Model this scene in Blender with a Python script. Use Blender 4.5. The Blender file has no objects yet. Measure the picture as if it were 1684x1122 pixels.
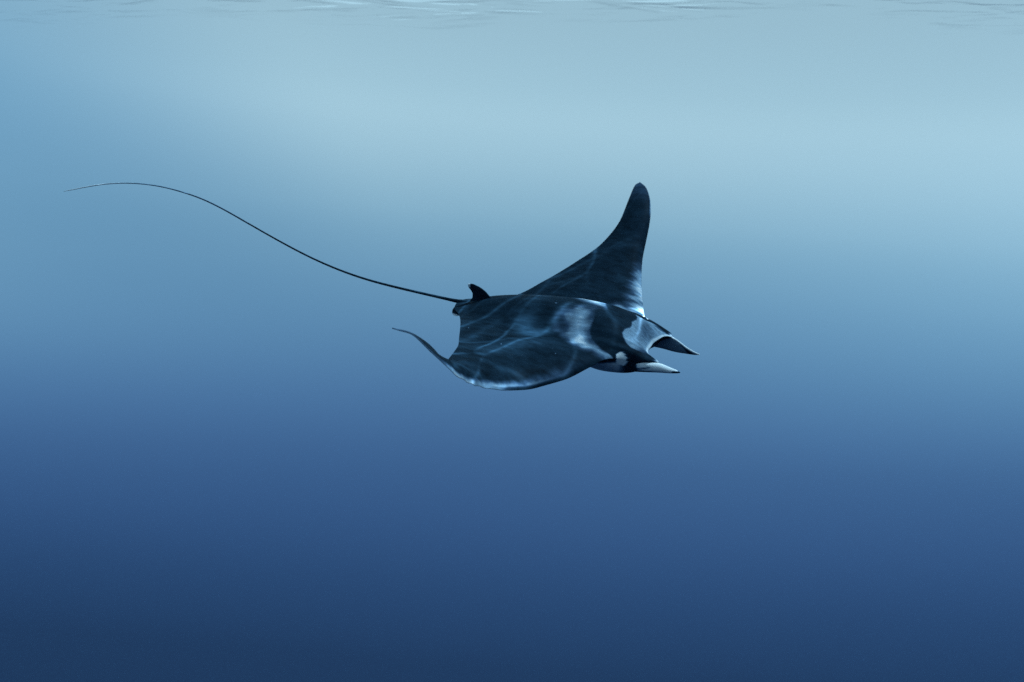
import bpy, math
import numpy as np
from mathutils import Matrix, Vector

scn = bpy.context.scene
col = scn.collection

# ------------------------------------------------------------------ camera
PITCH = math.radians(15.0)
CAM = Vector((0.0, 0.0, -5.0))          # five metres below the sea surface (z = 0)
cd = bpy.data.cameras.new('camera')
cam = bpy.data.objects.new('camera', cd); col.objects.link(cam)
cam.location = CAM
cam.rotation_euler = (math.pi/2 + PITCH, 0, 0)
cd.sensor_width = 36.0
cd.lens = 1202.0/1684.0*36.0
cd.clip_start = 0.05; cd.clip_end = 2000.0
cd.dof.use_dof = True
cd.dof.focus_distance = 4.2
cd.dof.aperture_fstop = 1.2
scn.camera = cam

# ------------------------------------------------------------------ render / exposure
scn.view_settings.view_transform = 'Standard'
scn.view_settings.look = 'None'
scn.view_settings.exposure = 0.0
scn.view_settings.gamma = 1.0
scn.view_settings.use_curve_mapping = False
scn.cycles.use_denoising = False      # keeps a fine grain, as the photograph has
scn.cycles.volume_bounces = 1
scn.cycles.volume_step_rate = 1.0

# ------------------------------------------------------------------ sun
SUN_EL, SUN_AZ = math.radians(52.0), math.radians(130.0)   # azimuth to the right of the view direction
S = Vector((math.cos(SUN_EL)*math.sin(SUN_AZ), math.cos(SUN_EL)*math.cos(SUN_AZ), math.sin(SUN_EL)))
sl = bpy.data.lights.new('sun', 'SUN')
sl.energy = 5.0; sl.angle = math.radians(0.18); sl.color = (0.55, 0.82, 1.0)
sun = bpy.data.objects.new('sun', sl); col.objects.link(sun)
sun.rotation_euler = S.to_track_quat('Z', 'Y').to_euler()

# ------------------------------------------------------------------ node helper
def nd(nt, t, **kw):
    n = nt.nodes.new(t)
    for k, v in kw.items(): setattr(n, k, v)
    return n
def math_(nt, op, a, b=None, c=None, clamp=False):
    n = nd(nt, 'ShaderNodeMath', operation=op, use_clamp=clamp)
    for i, v in enumerate((a, b, c)):
        if v is None: continue
        if isinstance(v, (int, float)): n.inputs[i].default_value = v
        else: nt.links.new(v, n.inputs[i])
    return n.outputs[0]
def s2l(c):
    return tuple(((x/255)/12.92 if x/255 <= .04045 else ((x/255+.055)/1.055)**2.4) for x in c)+(1.0,)
def ramp(nt, fac, stops, interp='LINEAR'):
    r = nd(nt, 'ShaderNodeValToRGB'); cr = r.color_ramp; cr.interpolation = interp
    while len(cr.elements) < len(stops): cr.elements.new(0.5)
    for e, (p, c) in zip(cr.elements, stops):
        e.position = p; e.color = c
    nt.links.new(fac, r.inputs[0]); return r.outputs[0]

def sst(nt, val, a, b):
    n = nd(nt, 'ShaderNodeMapRange', interpolation_type='SMOOTHSTEP')
    nt.links.new(val, n.inputs[0]); n.inputs[1].default_value = a; n.inputs[2].default_value = b; return n.outputs[0]
# ------------------------------------------------------------------ world: light scattered by open water, brightest towards the sun
w = bpy.data.worlds.new('World'); scn.world = w; w.use_nodes = True
nt = w.node_tree; nt.nodes.clear()
tc = nd(nt, 'ShaderNodeTexCoord')
def dotv(v):
    n = nd(nt, 'ShaderNodeVectorMath', operation='DOT_PRODUCT')
    nt.links.new(tc.outputs['Generated'], n.inputs[0]); n.inputs[1].default_value = v
    return n.outputs['Value']
up = dotv((0, 0, 1)); el = math_(nt, 'ARCSINE', up)                     # elevation, radians
saz = dotv((math.sin(SUN_AZ), math.cos(SUN_AZ), 0))
side = math_(nt, 'POWER', math_(nt, 'MAXIMUM', math_(nt, 'MULTIPLY_ADD', saz, .5, .5), 0.0), 1.4)    # 1 towards the sun
nz = nd(nt, 'ShaderNodeTexNoise'); nz.inputs['Scale'].default_value = 2.2; nz.inputs['Detail'].default_value = 1.0
mpn = nd(nt, 'ShaderNodeMapping'); mpn.inputs['Scale'].default_value = (1, 1, 1.8)
nt.links.new(tc.outputs['Generated'], mpn.inputs[0]); nt.links.new(mpn.outputs[0], nz.inputs['Vector'])
wob = math_(nt, 'MULTIPLY', math_(nt, 'SUBTRACT', nz.outputs[0], .5), .004)
# ramp input: elevation shifted by nearness to the sun's side
t = math_(nt, 'ADD', math_(nt, 'ADD', el, math_(nt, 'MULTIPLY', math_(nt, 'SUBTRACT', side, .213), .27)), wob)
t = math_(nt, 'ADD', t, math_(nt, 'MULTIPLY', math_(nt, 'SUBTRACT', .985, math_(nt, 'MAXIMUM', dotv((0, 1, 0)), .70)), math_(nt, 'MULTIPLY_ADD', sst(nt, el, -.15, .28), .70, -.32)))
t01 = math_(nt, 'MULTIPLY_ADD', t, 1/math.radians(120), 0.5, clamp=True)  # -60..60 deg -> 0..1
D = lambda d: (d+60)/120
WSTOPS = [(0.0, s2l((10, 20, 34))), (D(-30), s2l((14, 28, 48))), (D(-11), s2l((34, 61, 99))), (D(-6), s2l((41, 72, 115))),
          (D(-1), s2l((54, 89, 137))), (D(4), s2l((64, 102, 149))), (D(8), s2l((75, 117, 163))), (D(12), s2l((88, 134, 176))),
          (D(16), s2l((103, 152, 190))), (D(20), s2l((119, 169, 203))), (D(25), s2l((145, 195, 223))), (D(32), s2l((192, 235, 254))),
          (D(36), s2l((182, 226, 246))), (D(42), s2l((174, 216, 236))), (1.0, s2l((172, 212, 230)))]
cw = ramp(nt, t01, WSTOPS, 'B_SPLINE')
away = math_(nt, 'MULTIPLY', sst(nt, math_(nt, 'MULTIPLY', saz, -1.0), .68, .98), sst(nt, el, math.radians(12), math.radians(30)))
mxw = nd(nt, 'ShaderNodeMix', data_type='RGBA', blend_type='MULTIPLY'); nt.links.new(away, mxw.inputs['Factor'])
nt.links.new(cw, mxw.inputs['A']); mxw.inputs['B'].default_value = (.27, .50, .70, 1)
cw = mxw.outputs['Result']
bg = nd(nt, 'ShaderNodeBackground'); nt.links.new(cw, bg.inputs[0]); bg.inputs[1].default_value = 1.0
wo = nd(nt, 'ShaderNodeOutputWorld'); nt.links.new(bg.outputs[0], wo.inputs[0])

# ------------------------------------------------------------------ material helpers
def newmat(name):
    m = bpy.data.materials.new(name); m.use_nodes = True
    return m, m.node_tree, m.node_tree.nodes['Principled BSDF']

def link_mesh(name, V, F, mat, parent=None, smooth=True):
    me = bpy.data.meshes.new(name)
    me.from_pydata([tuple(v) for v in V], [], [tuple(f) for f in F]); me.update()
    if smooth: me.polygons.foreach_set('use_smooth', [True]*len(me.polygons))
    o = bpy.data.objects.new(name, me); col.objects.link(o)
    if mat: me.materials.append(mat)
    if parent: o.parent = parent
    return o

# ------------------------------------------------------------------ sea surface (seen from below)
def sea_surface():
    nx, ny = 500, 420
    xs = np.sinh(np.linspace(-2.95, 2.95, nx))*6.0+1.0
    ys = np.sinh(np.linspace(-2.1, 3.0, ny))*5.4+8.0
    X, Y = np.meshgrid(xs, ys)
    rng = np.random.default_rng(4); Z = np.zeros_like(X)
    fade = .18+.82/(1+np.exp((Y+.3*np.sin(X*.9)-6.25)/.12)); fade *= np.exp(-(np.hypot(X, Y)/40)**2)     # a patch of livelier ripples overhead
    for i in range(26):
        lam = 0.30*1.17**i if i < 14 else rng.uniform(.25, .9)
        a = rng.normal(1.45, .45); k = 2*math.pi/lam
        Z += 0.0008*lam**.9*np.sin(k*(X*math.cos(a)+Y*math.sin(a)) + rng.uniform(0, 6.28))*fade
    V = np.stack([X, Y, Z], -1).reshape(-1, 3)
    i = np.arange((ny-1)*(nx-1)); r, c = i//(nx-1), i % (nx-1); a = r*nx+c
    F = np.stack([a, a+1, a+nx+1, a+nx], -1)
    m = bpy.data.materials.new('sea_surface_water'); m.use_nodes = True; nt = m.node_tree; nt.nodes.clear()
    g = nd(nt, 'ShaderNodeNewGeometry')
    # small ripples on top of the waves
    mp = nd(nt, 'ShaderNodeMapping'); mp.inputs['Scale'].default_value = (1.0, 6.5, 1)
    nt.links.new(g.outputs['Position'], mp.inputs[0])
    n1 = nd(nt, 'ShaderNodeTexNoise'); n1.inputs['Scale'].default_value = 1.5; n1.inputs['Detail'].default_value = 1.6; n1.inputs['Distortion'].default_value = .6
    nt.links.new(mp.outputs[0], n1.inputs['Vector'])
    bp = nd(nt, 'ShaderNodeBump'); bp.inputs['Strength'].default_value = 1; bp.inputs['Distance'].default_value = .02
    sp = nd(nt, 'ShaderNodeSeparateXYZ'); nt.links.new(g.outputs['Position'], sp.inputs[0])
    n9 = nd(nt, 'ShaderNodeTexNoise'); n9.inputs['Scale'].default_value = .5; nt.links.new(g.outputs['Position'], n9.inputs['Vector'])
    patch = math_(nt, 'SUBTRACT', 1.0, math_(nt, 'MULTIPLY_ADD', math_(nt, 'ADD', sp.outputs[1], n9.outputs[0]), 2.2, -13.95, clamp=True))   # livelier ripples overhead, calm beyond
    nt.links.new(math_(nt, 'MULTIPLY', n1.outputs[0], math_(nt, 'MULTIPLY_ADD', patch, .97, .03)), bp.inputs['Height'])
    fr = nd(nt, 'ShaderNodeFresnel'); fr.inputs['IOR'].default_value = 1.333; nt.links.new(bp.outputs[0], fr.inputs['Normal'])
    sn = nd(nt, 'ShaderNodeSeparateXYZ'); nt.links.new(bp.outputs[0], sn.inputs[0])
    lean = math_(nt, 'MULTIPLY_ADD', sn.outputs[1], 1.8, -.05, clamp=True)      # facets leaning to one side mirror the deep more
    gz = nd(nt, 'ShaderNodeSeparateXYZ'); nt.links.new(g.outputs['Incoming'], gz.inputs[0])
    graze = sst(nt, math_(nt, 'ABSOLUTE', gz.outputs[2]), .10, .52)
    gl = nd(nt, 'ShaderNodeBsdfGlossy'); gl.inputs['Roughness'].default_value = .12; gl.inputs['Color'].default_value = (1, 1, 1, 1)
    nt.links.new(bp.outputs[0], gl.inputs['Normal'])
    # caustics painted into the transparency: a net of bright lines tinting the sunlight
    nw = nd(nt, 'ShaderNodeTexNoise'); nw.inputs['Scale'].default_value = 1.4; nw.inputs['Detail'].default_value = 2
    nt.links.new(g.outputs['Position'], nw.inputs['Vector'])
    def vmix(a, b, f):
        n = nd(nt, 'ShaderNodeMix', data_type='VECTOR'); n.inputs['Factor'].default_value = f
        nt.links.new(a, n.inputs['A']); nt.links.new(b, n.inputs['B']); return n.outputs['Result']
    wv = nd(nt, 'ShaderNodeVectorMath', operation='MULTIPLY_ADD')
    nt.links.new(nw.outputs['Color'], wv.inputs[0]); wv.inputs[1].default_value = (.55, .55, 0); nt.links.new(g.outputs['Position'], wv.inputs[2])
    flat = nd(nt, 'ShaderNodeVectorMath', operation='MULTIPLY'); flat.inputs[1].default_value = (1, 1, 0)
    nt.links.new(wv.outputs[0], flat.inputs[0])
    CS = (2.6, 6.3, 0.0)
    sh = nd(nt, 'ShaderNodeVectorMath', operation='ADD'); nt.links.new(flat.outputs[0], sh.inputs[0]); sh.inputs[1].default_value = CS
    flat = sh
    def net(scale, width, stretch):
        mp = nd(nt, 'ShaderNodeMapping'); mp.inputs['Scale'].default_value = stretch; mp.inputs['Rotation'].default_value = (0, 0, .9)
        nt.links.new(flat.outputs[0], mp.inputs[0])
        v = nd(nt, 'ShaderNodeTexVoronoi', feature='DISTANCE_TO_EDGE'); v.inputs['Scale'].default_value = scale
        nt.links.new(mp.outputs[0], v.inputs['Vector'])
        a = math_(nt, 'DIVIDE', v.outputs['Distance'], width)
        return math_(nt, 'POWER', math_(nt, 'ADD', 1.0, math_(nt, 'MULTIPLY', a, a)), -1.6)
    c1 = net(2.1, .019, (1, .42, 1)); c2 = net(3.1, .05, (.7, 1, 1))
    n3 = nd(nt, 'ShaderNodeTexNoise'); n3.inputs['Scale'].default_value = .9; nt.links.new(g.outputs['Position'], n3.inputs['Vector'])
    sel = math_(nt, 'MULTIPLY_ADD', n3.outputs[0], 3.5, -1.2, clamp=True)
    n5 = nd(nt, 'ShaderNodeTexNoise'); n5.inputs['Scale'].default_value = 3.2; n5.inputs['Detail'].default_value = 2; nt.links.new(g.outputs['Position'], n5.inputs['Vector'])
    sel = math_(nt, 'MULTIPLY', sel, math_(nt, 'MULTIPLY_ADD', n5.outputs[0], 4.2, -1.35, clamp=True))
    ca = math_(nt, 'ADD', math_(nt, 'MULTIPLY', c1, sel), math_(nt, 'MULTIPLY', math_(nt, 'MULTIPLY', c2, sel), .35))
    tr = math_(nt, 'MULTIPLY_ADD', ca, 12.0, .11)
    rgb = nd(nt, 'ShaderNodeCombineColor')
    for i in range(3): nt.links.new(tr, rgb.inputs[i])
    t1 = nd(nt, 'ShaderNodeBsdfTransparent'); t1.inputs[0].default_value = (1, 1, 1, 1)
    t2 = nd(nt, 'ShaderNodeBsdfTransparent'); nt.links.new(rgb.outputs[0], t2.inputs[0])
    # how steeply a ray crosses the surface: steep rays come from above through the painted net,
    # shallow ones meet only the murky, totally reflecting skin
    dt = nd(nt, 'ShaderNodeVectorMath', operation='DOT_PRODUCT')
    nt.links.new(g.outputs['Incoming'], dt.inputs[0]); dt.inputs[1].default_value = (0, 0, 1)
    st = math_(nt, 'MULTIPLY_ADD', math_(nt, 'ABSOLUTE', dt.outputs['Value']), 12.0, -8.9, clamp=True)
    mt = nd(nt, 'ShaderNodeMixShader'); nt.links.new(st, mt.inputs[0]); nt.links.new(t1.outputs[0], mt.inputs[1]); nt.links.new(t2.outputs[0], mt.inputs[2])
    mx = nd(nt, 'ShaderNodeMixShader')
    nt.links.new(math_(nt, 'MULTIPLY', fr.outputs[0], math_(nt, 'MULTIPLY', graze, math_(nt, 'ADD', .26, math_(nt, 'MINIMUM', lean, .5)))), mx.inputs[0])
    nt.links.new(mt.outputs[0], mx.inputs[1]); nt.links.new(gl.outputs[0], mx.inputs[2])
    out = nd(nt, 'ShaderNodeOutputMaterial'); nt.links.new(mx.outputs[0], out.inputs['Surface'])
    o = link_mesh('water_surface', V, F, m)
    o['kind'] = 'structure'; o['label'] = 'rippled underside of the sea surface along the top of the picture'
    return o
sea_surface()

# ------------------------------------------------------------------ the water between camera and distance
def haze():
    x0, x1, y0, y1, z0, z1 = -64, 64, -30, 66, -60, .5
    V = [(x, y, z) for x in (x0, x1) for y in (y0, y1) for z in (z0, z1)]
    F = [(0, 1, 3, 2), (4, 6, 7, 5), (0, 4, 5, 1), (2, 3, 7, 6), (0, 2, 6, 4), (1, 5, 7, 3)]
    m = bpy.data.materials.new('sea_water_haze'); m.use_nodes = True; nt = m.node_tree; nt.nodes.clear()
    v = nd(nt, 'ShaderNodeVolumePrincipled'); v.inputs['Color'].default_value = (.05, .13, .24, 1)
    v.inputs['Density'].default_value = .002; v.inputs['Anisotropy'].default_value = .2
    out = nd(nt, 'ShaderNodeOutputMaterial'); nt.links.new(v.outputs[0], out.inputs['Volume'])
    o = link_mesh('haze', V, F, m, smooth=False); o['kind'] = 'stuff'; o['label'] = 'clear blue sea water filling the whole picture'
haze()

# ------------------------------------------------------------------ manta ray: frame of the animal in the world
hC = np.array([.91926488, -.15987215, .35971235]); lC = np.array([.39312837, .41941815, -.81825332]); uC = np.array([-.02005396, .89360467, .44840665])
OC = np.array([.32212978, .12079867, -4.4])
C2W = Matrix.Rotation(math.pi/2 + PITCH, 3, 'X')
def c2w(v): return C2W @ Vector(v)
M = Matrix.Identity(4)
for j, a in enumerate((hC, lC, uC)):
    a = c2w(a)
    for i in range(3): M[i][j] = a[i]
M.translation = CAM + c2w(OC)
manta = bpy.data.objects.new('manta_ray', None); col.objects.link(manta)
manta.matrix_world = M
manta['label'] = 'black manta ray with pale shoulder and face patches gliding through blue water'
manta['category'] = 'manta ray'

def pchip(xs, ys, x):
    """monotone cubic through the stations, vectorised over the columns of ys"""
    xs = np.asarray(xs, float); ys = np.asarray(ys, float)
    if ys.ndim == 1: ys = ys[:, None]
    h = np.diff(xs)[:, None]; d = np.diff(ys, axis=0)/h
    m = np.zeros_like(ys)
    w1 = 2*h[1:]+h[:-1]; w2 = h[1:]+2*h[:-1]
    ok = d[:-1]*d[1:] > 0
    with np.errstate(divide='ignore', invalid='ignore'):
        mm = (w1+w2)/(w1/d[:-1]+w2/d[1:])
    m[1:-1] = np.where(ok, mm, 0); m[0] = d[0]; m[-1] = d[-1]
    x = np.asarray(x, float); i = np.clip(np.searchsorted(xs, x)-1, 0, len(xs)-2)
    hh = h[i]; t = ((x-xs[i])[..., None])/hh
    r = ((1+2*t)*(1-t)**2)*ys[i] + t*(1-t)**2*hh*m[i] + t*t*(3-2*t)*ys[i+1] + t*t*(t-1)*hh*m[i+1]
    return r[..., 0] if r.shape[-1] == 1 else r
def sstep(a, b, x):
    t = np.clip((x-a)/(b-a), 0, 1); return t*t*(3-2*t)

# stations across the span: s, leading edge xyz  (x forward, y left, z up, metres)
LE = [(-1.62, -.378, -1.28, .462), (-1.52, -.300, -1.27, .447), (-1.42, -.236, -1.24, .377), (-1.26, -.185, -1.16, .244),
      (-1.14, -.167, -1.08, .150), (-1.0, -.122, -.97, .048), (-.82, -.024, -.82, -.038), (-.67, .084, -.67, -.080), (-.55, .190, -.55, -.075),
      (-.42, .290, -.42, -.045), (-.33, .350, -.33, -.030), (-.295, .390, -.295, -.035), (-.268, .46, -.268, -.042), (-.248, .575, -.248, -.045),
      (-.225, .622, -.225, -.049), (-.19, .562, -.19, -.033), (-.14, .540, -.14, -.036), (0, .533, 0, -.062), (.1, .562, .1, -.060),
      (.17, .586, .17, -.078), (.2, .605, .2, -.092), (.225, .60, .225, -.088), (.245, .56, .245, -.075), (.268, .48, .268, -.06),
      (.3, .425, .3, -.055), (.4, .382, .4, -.045), (.5, .348, .5, -.019), (.7, .286, .7, .044), (.9, .242, .9, .14), (1.1, .226, 1.1, .294),
      (1.25, .191, 1.25, .401), (1.34, .126, 1.35, .488), (1.38, .073, 1.38, .512)]
TE = [(-1.62, -.379, -1.279, .461), (-1.52, -.344, -1.2, .416), (-1.42, -.307, -1.12, .332), (-1.26, -.29, -1.0, .188), (-1.14, -.312, -.92, .130),
      (-1.0, -.341, -.85, .101), (-.82, -.365, -.75, .085), (-.67, -.388, -.66, .072), (-.5, -.462, -.5, .04), (-.3, -.555, -.3, .032), (-.15, -.645, -.15, .005),
      (-.07, -.715, -.07, .0), (0, -.725, 0, .0), (.07, -.70, .07, .0), (.15, -.60, .15, -.01), (.3, -.466, .3, -.023), (.5, -.328, .5, .025), (.7, -.182, .7, .103),
      (.9, -.052, .9, .193), (1.1, .024, 1.1, .325), (1.25, .036, 1.25, .431), (1.34, .052, 1.35, .502), (1.38, .072, 1.38, .511)]
LE = np.array(LE); TE = np.array(TE)
HX = [-.85, -.75, -.6, -.5, -.29, -.13, .1, .28, .4, .5, .56, .70]
HT = [.006, .012, .045, .075, .115, .135, .15, .14, .105, .055, .02, .0]       # back above the wing plane
HB = [.006, .012, .030, .045, .080, .110, .14, .145, .13, .095, .03, .0]       # belly below it
def body_surface(s, v, side):
    """point of the skin; s across, v from trailing (0) to leading edge (1), side +1 back, -1 belly"""
    L = pchip(LE[:, 0], LE[:, 1:], s); T = pchip(TE[:, 0], TE[:, 1:], s)
    P = T+(L-T)*v[..., None]
    a = np.abs(s)
    prof = (1-v)**.5*v**.9; prof = prof/.4713
    th = np.interp(a, [0, .25, .5, .9, 1.2, 1.4, 1.62], [.030, .030, .026, .017, .010, .006, .003])
    H = pchip(HX, HT if side > 0 else HB, P[..., 0])
    wd = pchip([-.75, -.4, 0, .3, .65], ([.07, .15, .20, .23, .25] if side > 0 else [.07, .15, .20, .30, .31]), P[..., 0])
    H = H*np.exp(-(a/wd)**(2.4 if side > 0 else 4.5))*np.clip(1-(v)**30, 0, 1)
    arch = np.interp(a, [0, .3, .42, .9, 1.25, 1.38, 1.62], [0, 0, .030, .034, .012, .0, 0])*sstep(0, .45, v)*(1-v**8)   # the front margin rolls down
    off = side*(th*prof + H) + arch
    # outward direction: normal of the wing plane, from the span curve
    e = 1e-3
    L2 = pchip(LE[:, 0], LE[:, 1:], s+e); T2 = pchip(TE[:, 0], TE[:, 1:], s+e)
    dS = (T2+(L2-T2)*v[..., None])-P; dV = L-T
    n = np.cross(dV, dS); n /= np.linalg.norm(n, axis=-1, keepdims=True)+1e-12
    k = sstep(.30, .55, a)[..., None]
    n = n*k+np.array([0, 0, 1.0])*(1-k); n /= np.linalg.norm(n, axis=-1, keepdims=True)
    # folds that fan out from the notch in the rear margin of the near wing
    rx, ry = P[..., 0]+.30, P[..., 1]+.97; rr = np.hypot(rx, ry); an = np.arctan2(ry, rx)
    off = off + .0035*np.sin(an*17+2.5*np.sin(an*3))*sstep(0, .10, rr)*np.exp(-(rr/.26)**2)
    return P+n*off[..., None]

def body_mesh(mat):
    s = np.concatenate([np.linspace(-1.62, -.34, 250)[:-1], np.linspace(-.34, .34, 220), np.linspace(.34, 1.38, 220)[1:]])
    nv = 220
    v = .5-.5*np.cos(np.linspace(0, math.pi, nv))
    SS, VV = np.meshgrid(s, v, indexing='ij')
    top = body_surface(SS, VV, 1); bot = body_surface(SS, VV[:, 1:-1], -1) if False else body_surface(SS[:, 1:-1], VV[:, 1:-1], -1)
    ring = np.concatenate([top, bot[:, ::-1]], axis=1)      # closed section, rail by rail
    n, k = ring.shape[0], ring.shape[1]
    V = ring.reshape(-1, 3)
    i = np.arange((n-1)*k); r, c = i//k, i % k; c2 = (c+1) % k
    F = np.stack([r*k+c, r*k+c2, (r+1)*k+c2, (r+1)*k+c], -1)[:, ::-1].tolist()
    F.append(list(range(k))); F.append(list(range((n-1)*k, n*k))[::-1])
    o = link_mesh('body', V, F, mat, manta)
    uv = np.concatenate([np.stack([SS, VV], -1), np.stack([SS[:, 1:-1], -VV[:, 1:-1]], -1)[:, ::-1]], axis=1).reshape(-1, 2)
    return o, V, uv

def skin(name):
    m, nt, b = newmat(name)
    b.inputs['Roughness'].default_value = .5
    b.inputs['Specular IOR Level'].default_value = .5; b.inputs['IOR'].default_value = 1.05
    b.inputs['Sheen Weight'].default_value = .0; b.inputs['Sheen Roughness'].default_value = .35; b.inputs['Sheen Tint'].default_value = (.55, .8, 1, 1)
    at = nd(nt, 'ShaderNodeAttribute', attribute_name='pale')
    tc = nd(nt, 'ShaderNodeTexCoord')
    n = nd(nt, 'ShaderNodeTexNoise'); n.inputs['Scale'].default_value = 60; n.inputs['Detail'].default_value = 5
    nt.links.new(tc.outputs['Object'], n.inputs['Vector'])
    f = math_(nt, 'ADD', at.outputs['Fac'], math_(nt, 'MULTIPLY', math_(nt, 'SUBTRACT', n.outputs[0], .5), math_(nt, 'MULTIPLY', at.outputs['Fac'], .25)), clamp=True)
    c = ramp(nt, f, [(0, (.0055, .015, .026, 1)), (.25, (.03, .06, .105, 1)), (.6, (.17, .27, .37, 1)), (1, (.84, .90, .92, 1))])
    # fine mottling and scuffs that run fore and aft
    mp0 = nd(nt, 'ShaderNodeMapping'); mp0.inputs['Scale'].default_value = (.35, 1, 1); nt.links.new(tc.outputs['Object'], mp0.inputs[0])
    n0 = nd(nt, 'ShaderNodeTexNoise'); n0.inputs['Scale'].default_value = 26; n0.inputs['Detail'].default_value = 8; n0.inputs['Roughness'].default_value = .65
    nt.links.new(mp0.outputs[0], n0.inputs['Vector'])
    vs = nd(nt, 'ShaderNodeVectorMath', operation='SCALE'); nt.links.new(c, vs.inputs[0])
    nt.links.new(math_(nt, 'MAXIMUM', math_(nt, 'MULTIPLY_ADD', n0.outputs[0], 2.6, -.3), .35), vs.inputs['Scale'])
    mm = nd(nt, 'ShaderNodeMix', data_type='RGBA'); nt.links.new(math_(nt, 'MULTIPLY_ADD', at.outputs['Fac'], .85, .0, clamp=True), mm.inputs['Factor'])
    nt.links.new(vs.outputs[0], mm.inputs['A']); nt.links.new(c, mm.inputs['B']); c = mm.outputs['Result']
    nt.links.new(c, b.inputs['Base Color'])
    n2 = nd(nt, 'ShaderNodeTexNoise'); n2.inputs['Scale'].default_value = 140; n2.inputs['Detail'].default_value = 3
    mp = nd(nt, 'ShaderNodeMapping'); mp.inputs['Scale'].default_value = (1, .25, 1)
    nt.links.new(tc.outputs['Object'], mp.inputs[0]); nt.links.new(mp.outputs[0], n2.inputs['Vector'])
    bp = nd(nt, 'ShaderNodeBump'); bp.inputs['Strength'].default_value = .25; bp.inputs['Distance'].default_value = .002
    nt.links.new(n2.outputs[0], bp.inputs['Height']); nt.links.new(bp.outputs[0], b.inputs['Normal'])
    return m
SKIN = skin('manta_skin')
body, BV, BUV = body_mesh(SKIN)

def set_pale(o, vals):
    a = o.data.attributes.new('pale', 'FLOAT', 'POINT'); a.data.foreach_set('value', np.asarray(vals, np.float32).ravel())

def noise3(P, scale, seed=0):
    """cheap smooth noise from summed sines, -1..1"""
    rng = np.random.default_rng(seed); r = np.zeros(len(P))
    for i in range(14):
        k = rng.normal(0, 1, 3); k = k/np.linalg.norm(k)*scale*rng.uniform(.6, 2.4)
        r += np.sin(P@k+rng.uniform(0, 6.28))/(14**.5)
    return r*.8
def inside_poly(px, py, poly):
    """signed distance-like field: >0 inside a polygon (metres)"""
    poly = np.asarray(poly, float); d = np.full(len(px), 1e9); ins = np.zeros(len(px), bool)
    for (x0, y0), (x1, y1) in zip(poly, np.roll(poly, -1, axis=0)):
        ex, ey = x1-x0, y1-y0; t = np.clip(((px-x0)*ex+(py-y0)*ey)/(ex*ex+ey*ey), 0, 1)
        d = np.minimum(d, np.hypot(px-x0-t*ex, py-y0-t*ey))
        with np.errstate(divide='ignore', invalid='ignore'):
            ins ^= ((y0 > py) != (y1 > py)) & (px < (x1-x0)*(py-y0)/(y1-y0+1e-12)+x0)
    return np.where(ins, d, -d)
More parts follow.
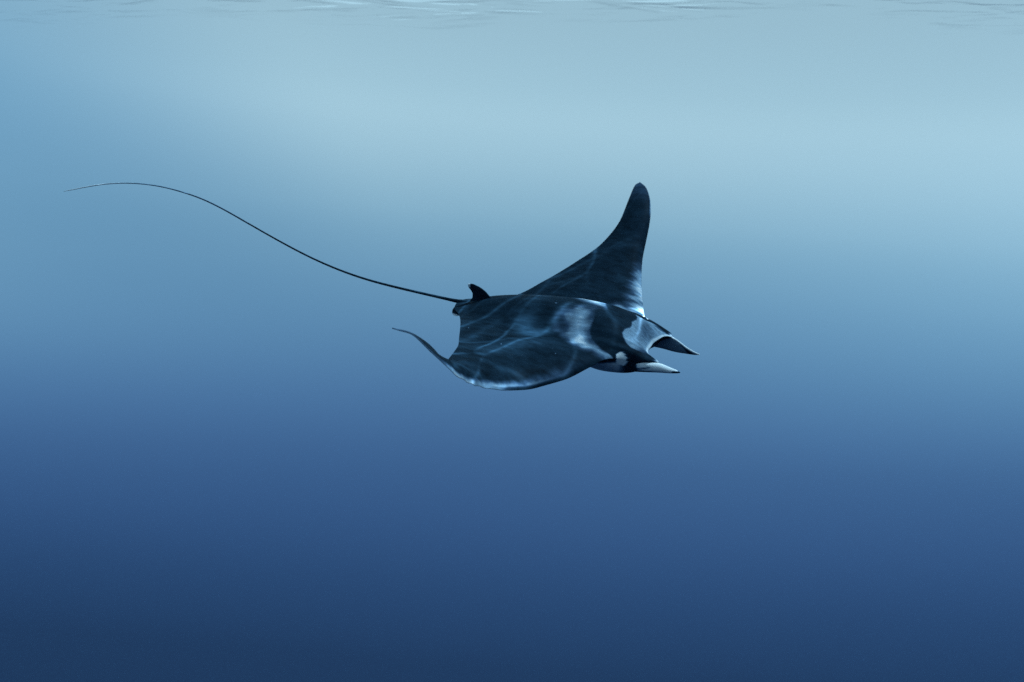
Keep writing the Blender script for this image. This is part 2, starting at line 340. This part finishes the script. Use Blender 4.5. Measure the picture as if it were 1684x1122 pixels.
def marks_body():
    x, y, z = BV.T; a = np.abs(y); topside = BUV[:, 1] >= 0
    nl = noise3(BV, 14, 1); nm = noise3(BV, 45, 2); nf = noise3(BV*np.array([.35, 1, 1]), 160, 3)
    # shoulder patch: crisp towards the head, wispy towards the tail
    sh = inside_poly(x, a, [(-.03, .17), (0, .08), (.06, .02), (.20, .0), (.262, .0), (.232, .05), (.216, .12), (.217, .205), (.248, .256), (.318, .295), (.376, .298),
                            (.35, .325), (.25, .34), (.15, .30), (.06, .23)])
    front = inside_poly(x, a, [(-.4, -.1), (.262, -.1), (.262, 0), (.232, .05), (.216, .12), (.217, .205), (.248, .256), (.318, .295), (.40, .30), (.4, .6), (-.4, .6)])
    rear = sstep(-.035, .075, sh+.030*nl+.014*nm+.003*nf)
    p = rear*sstep(-.001, .003, front+.0015*nm)*(.68+.14*nl+.06*nm+.02*nf)*(1-.35*np.exp(-(a/.02)**2))
    # face patch between the band and the mouth
    fp = inside_poly(x, a, [(.404, -.1), (.404, 0), (.416, .05), (.414, .08), (.393, .125), (.390, .16), (.403, .187), (.425, .212), (.464, .226), (.50, .222), (.56, .205), (.62, .17), (.66, .1), (.66, -.1)])
    dark = np.exp(-((x-.487)/.045)**2-((a-.02)/.13)**2)
    f = sstep(-.003, .006, fp+.002*nm)*np.clip(.54-.22*dark+.05*nl+.04*nf, 0, 1)*(1-.65*sstep(.15, .21, a)*sstep(.47, .53, x))
    p = np.maximum(p, f)
    lip = sstep(.975, .995, BUV[:, 1])*np.where(y > 0, sstep(.232, .205, a), sstep(.240, .230, a))
    p = np.maximum(p, lip*.75)
    p = np.where(topside | (BUV[:, 1] > -.0), p, 0)
    # bright spot on the side of the head, pale belly with a dark bar in front
    spot = inside_poly(x, z, [(.394, -.014), (.412, -.004), (.425, -.002), (.442, -.016), (.455, -.032), (.457, -.055), (.447, -.074), (.434, -.086), (.412, -.078), (.399, -.062), (.400, -.045)])
    p = np.where((a > .243) & (z < -.02*(y > 0)), np.maximum(p, sstep(-.0015, .0015, spot+.0025*nm)), p)
    low = (~topside)*sstep(-.050, -.075, z)*(1-sstep(.40, .45, x))
    p = np.maximum(p, low*(.85+.1*nl)*(a < .5))
    p = np.maximum(p, (~topside)*.45*sstep(.28, .1, x)*sstep(-.012, -.03, z)*(a < .45))
    # light along the front margins of both wings, painted in as grey, in fine streaks that run back from the edge
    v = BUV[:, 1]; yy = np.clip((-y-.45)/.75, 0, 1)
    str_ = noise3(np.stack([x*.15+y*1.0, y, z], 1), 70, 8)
    near_glow = topside*(y < -.35)*sstep(.35, .62, a)*sstep(.86, .985, v+.03*nl+.01*str_)*(.48+.24*sstep(-.72, -.90, y)+.08*nl+.02*str_)*(1-sstep(.955, .985, v)*sstep(-.95, -.75, y))*(1-.65*sstep(-1.08, -1.18, y))*(.35+.65*sstep(-.50, -.72, y))
    far_glow = topside*sstep(.30, .36, y)*sstep(.80, 1.0, v+.05*nl+.03*str_)*sstep(.92, .55, y)*(.72+.06*str_)
    p = np.maximum(p, np.maximum(near_glow, far_glow)*(v < .999))
    # pale wing tips and a few specks
    p = np.maximum(p, sstep(1.20, 1.37, y)*.22)
    p = np.maximum(p, sstep(.93, .985, v)*sstep(1.12, 1.22, y)*.6)  # highlight painted along the front edge of the far tip
    p = np.maximum(p, sstep(-1.22, -1.28, y)*.25)
    for cx, cy, r in ((-.045, -.05, .006), (-.47, -.36, .005), (-.2, -.5, .004), (.1, -.45, .004)):
        p = np.maximum(p, topside*sstep(r, r*.5, np.hypot(x-cx, y-cy))*.55)
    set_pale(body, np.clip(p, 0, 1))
marks_body()

# ------------------------------------------------------------------ cephalic fins: a fleshy sheet on each side of the mouth
def loft_sections(name, C, ns, nk, sec, mat):
    """C rows = x, y, ztop, zbot, halfwidth, lean; sections are closed ovals"""
    C = np.array(C); x = np.linspace(C[0, 0], C[-1, 0], ns); q = pchip(C[:, 0], C[:, 1:], x)
    V = []; th = np.linspace(0, 2*math.pi, nk, endpoint=False)
    for xi, (y, zt, zb, hw, ln) in zip(x, q):
        zc, hh = (zt+zb)/2, (zt-zb)/2
        z = zc+hh*np.cos(th); yy = y+hw*np.sin(th)+ln*(z-zc)+sec*hh*.55*(1-np.cos(th)**2)
        V += list(np.stack([np.full(nk, xi), yy, z], -1))
    F = []
    for r in range(ns-1):
        for c in range(nk): c2 = (c+1) % nk; F.append((r*nk+c, r*nk+c2, (r+1)*nk+c2, (r+1)*nk+c))
    F.append(list(range(nk))[::-1]); F.append(list(range((ns-1)*nk, ns*nk)))
    return link_mesh(name, V, F, mat, manta), np.array(V)
cn, cnV = loft_sections('cephalic_fin', [(.42, -.235, -.03, -.135, .012, 0), (.50, -.238, -.043, -.125, .022, 0), (.56, -.238, -.047, -.115, .026, 0), (.63, -.238, -.050, -.103, .024, 0),
                                         (.69, -.24, -.063, -.095, .016, 0), (.73, -.24, -.073, -.088, .008, 0), (.745, -.24, -.080, -.084, .002, 0)], 70, 28, .0, SKIN)
cf, cfV = loft_sections('cephalic_fin', [(.40, .20, -.045, -.165, .012, 0), (.50, .205, -.075, -.180, .020, 0), (.56, .21, -.082, -.187, .016, 0), (.628, .212, -.108, -.196, .014, 0),
                                         (.692, .22, -.152, -.200, .011, 0), (.738, .22, -.175, -.199, .007, 0), (.770, .22, -.186, -.194, .004, 0), (.780, .22, -.189, -.191, .001, 0)], 70, 28, .25, SKIN)
def marks_cephalic(o, P, near):
    x, y, z = P.T; nm = noise3(P, 60, 5)
    if near:
        p = .95*sstep(.497, .512, x+.004*nm)
        lowz = np.interp(x, [.5, .6, .74], [-.098, -.092, -.084])
        p *= 1-.75*sstep(.0, -.010, z-lowz)
        line = np.interp(x, [.50, .53, .57, .61], [-.098, -.088, -.075, -.066])
        p *= 1-.85*np.exp(-((z-line)/.004)**2)*sstep(.60, .56, x)
        p *= 1-sstep(.700, .708, x+.005*nm+.35*(-.078-z))*sstep(-.072, -.077, z)
    else:
        edge = .640-(z+.12)*.9
        inner = .50*(1-sstep(-.004, .006, x-edge+.004*nm))
        zt = np.interp(x, [.40, .50, .56, .628, .692, .738, .780], [-.045, -.075, -.082, -.108, -.152, -.175, -.189])
        p = np.maximum(inner, .9*sstep(.010+.006*sstep(.66, .70, x), .004, zt-z)*(x > .5))  # white top edge, widened towards the tip as a painted highlight
    set_pale(o, np.clip(p, 0, 1))
marks_cephalic(cn, cnV, True); marks_cephalic(cf, cfV, False)

# ------------------------------------------------------------------ dorsal fin
def dorsal():
    # outline in the sagittal plane, front edge and rear edge by height
    hgt = np.linspace(0, 1, 26)
    fr = pchip([0, .15, .4, .7, .9, 1], [[-.46, .055], [-.495, .084], [-.530, .118], [-.575, .143], [-.618, .154], [-.643, .151]], hgt)
    rr = pchip([0, .15, .4, .7, .9, 1], [[-.640, .035], [-.620, .062], [-.618, .085], [-.628, .108], [-.645, .130], [-.648, .146]], hgt)
    V = []; nk = 20
    for j, h in enumerate(hgt):
        for k in range(nk):
            a = 2*math.pi*k/nk; u = .5-.5*math.cos(a)
            p = fr[j]*(1-u)+rr[j]*u
            y = math.sin(a)*.012*(1-h*.75)
            V.append((p[0], y, p[1]))
    F = [(r*nk+c, r*nk+(c+1) % nk, (r+1)*nk+(c+1) % nk, (r+1)*nk+c) for r in range(25) for c in range(nk)]
    F.append(list(range(nk))[::-1]); F.append(list(range(25*nk, 26*nk)))
    o = link_mesh('dorsal_fin', V, F, SKIN, manta); V = np.array(V)
    set_pale(o, sstep(.122, .134, V[:, 2])*sstep(-.622, -.634, V[:, 0]))
dorsal()

# ------------------------------------------------------------------ tail
def tube(name, pts, rad, mat, nk=10, n=200):
    pts = np.array(pts); t = np.linspace(0, 1, len(pts)); tt = np.linspace(0, 1, n)
    P = pchip(t, pts, tt); R = np.interp(tt, np.linspace(0, 1, len(rad)), rad)
    for _ in range(30): P[1:-1] = .5*P[1:-1]+.25*(P[:-2]+P[2:])
    T = np.gradient(P, axis=0); T /= np.linalg.norm(T, axis=1, keepdims=True)
    V = []
    for p, tn, r in zip(P, T, R):
        a = np.cross(tn, [0, 0, 1.0]); a /= np.linalg.norm(a); b = np.cross(a, tn)
        for k in range(nk):
            an = 2*math.pi*k/nk; V.append(p+r*(math.cos(an)*a+math.sin(an)*b))
    F = [(r*nk+c, r*nk+(c+1) % nk, (r+1)*nk+(c+1) % nk, (r+1)*nk+c) for r in range(n-1) for c in range(nk)]
    F.append(list(range(nk))[::-1]); F.append(list(range((n-1)*nk, n*nk)))
    o = link_mesh(name, V, F, mat, manta); set_pale(o, np.repeat(sstep(.40, 1.0, tt)*.9, nk)); return o  # paler towards the tip: its blurred fade into the water, painted in
TAIL = [(-.58, 0, .020), (-.66, 0, .018), (-.725, 0, .018), (-.79, -.02, .032)] + [(-0.922, -0.06, 0.062), (-1.134, -0.143, 0.122), (-1.272, -0.201, 0.17), (-1.405, -0.261, 0.231), (-1.533, -0.322, 0.305), (-1.654, -0.384, 0.391), (-1.769, -0.447, 0.484), (-1.879, -0.51, 0.579), (-1.971, -0.567, 0.661), (-2.062, -0.624, 0.73), (-2.142, -0.673, 0.772), (-2.222, -0.723, 0.807), (-2.317, -0.781, 0.833), (-2.416, -0.839, 0.844), (-2.488, -0.881, 0.843), (-2.562, -0.924, 0.835), (-2.632, -0.963, 0.823), (-2.699, -1.0, 0.811)]
tube('tail', TAIL, [.022, .020, .013, .010, .0085, .0075, .0068, .0062, .0058, .0055, .0050, .0047, .0044, .0042, .0040, .0038, .0036, .0035, .0034, .0033, .0032, .0028, .0016], SKIN)

# ------------------------------------------------------------------ pelvic fins beside the tail root
def pelvic(side):
    C = np.array([(-.655, side*.055, -.012), (-.74, side*.052, -.022)])
    V = []; nr, nk = 14, 24
    for r in range(nr+1):
        f = r/nr; rad = math.sin(math.acos(min(1, max(-1, 1-2*f))))
        p = C[0]+(C[1]-C[0])*f
        for k in range(nk):
            a = 2*math.pi*k/nk
            V.append((p[0], p[1]+side*(.034*rad*math.cos(a)), p[2]-.026*rad*math.cos(a)+.006*rad*math.sin(a)))
    F = [(r*nk+c, r*nk+(c+1) % nk, (r+1)*nk+(c+1) % nk, (r+1)*nk+c) for r in range(nr) for c in range(nk)]
    o = link_mesh('pelvic_fin', V, F, SKIN, manta); V = np.array(V)
    set_pale(o, sstep(-.030, -.036, V[:, 2])*sstep(-.675, -.69, V[:, 0]))
pelvic(-1); pelvic(1)
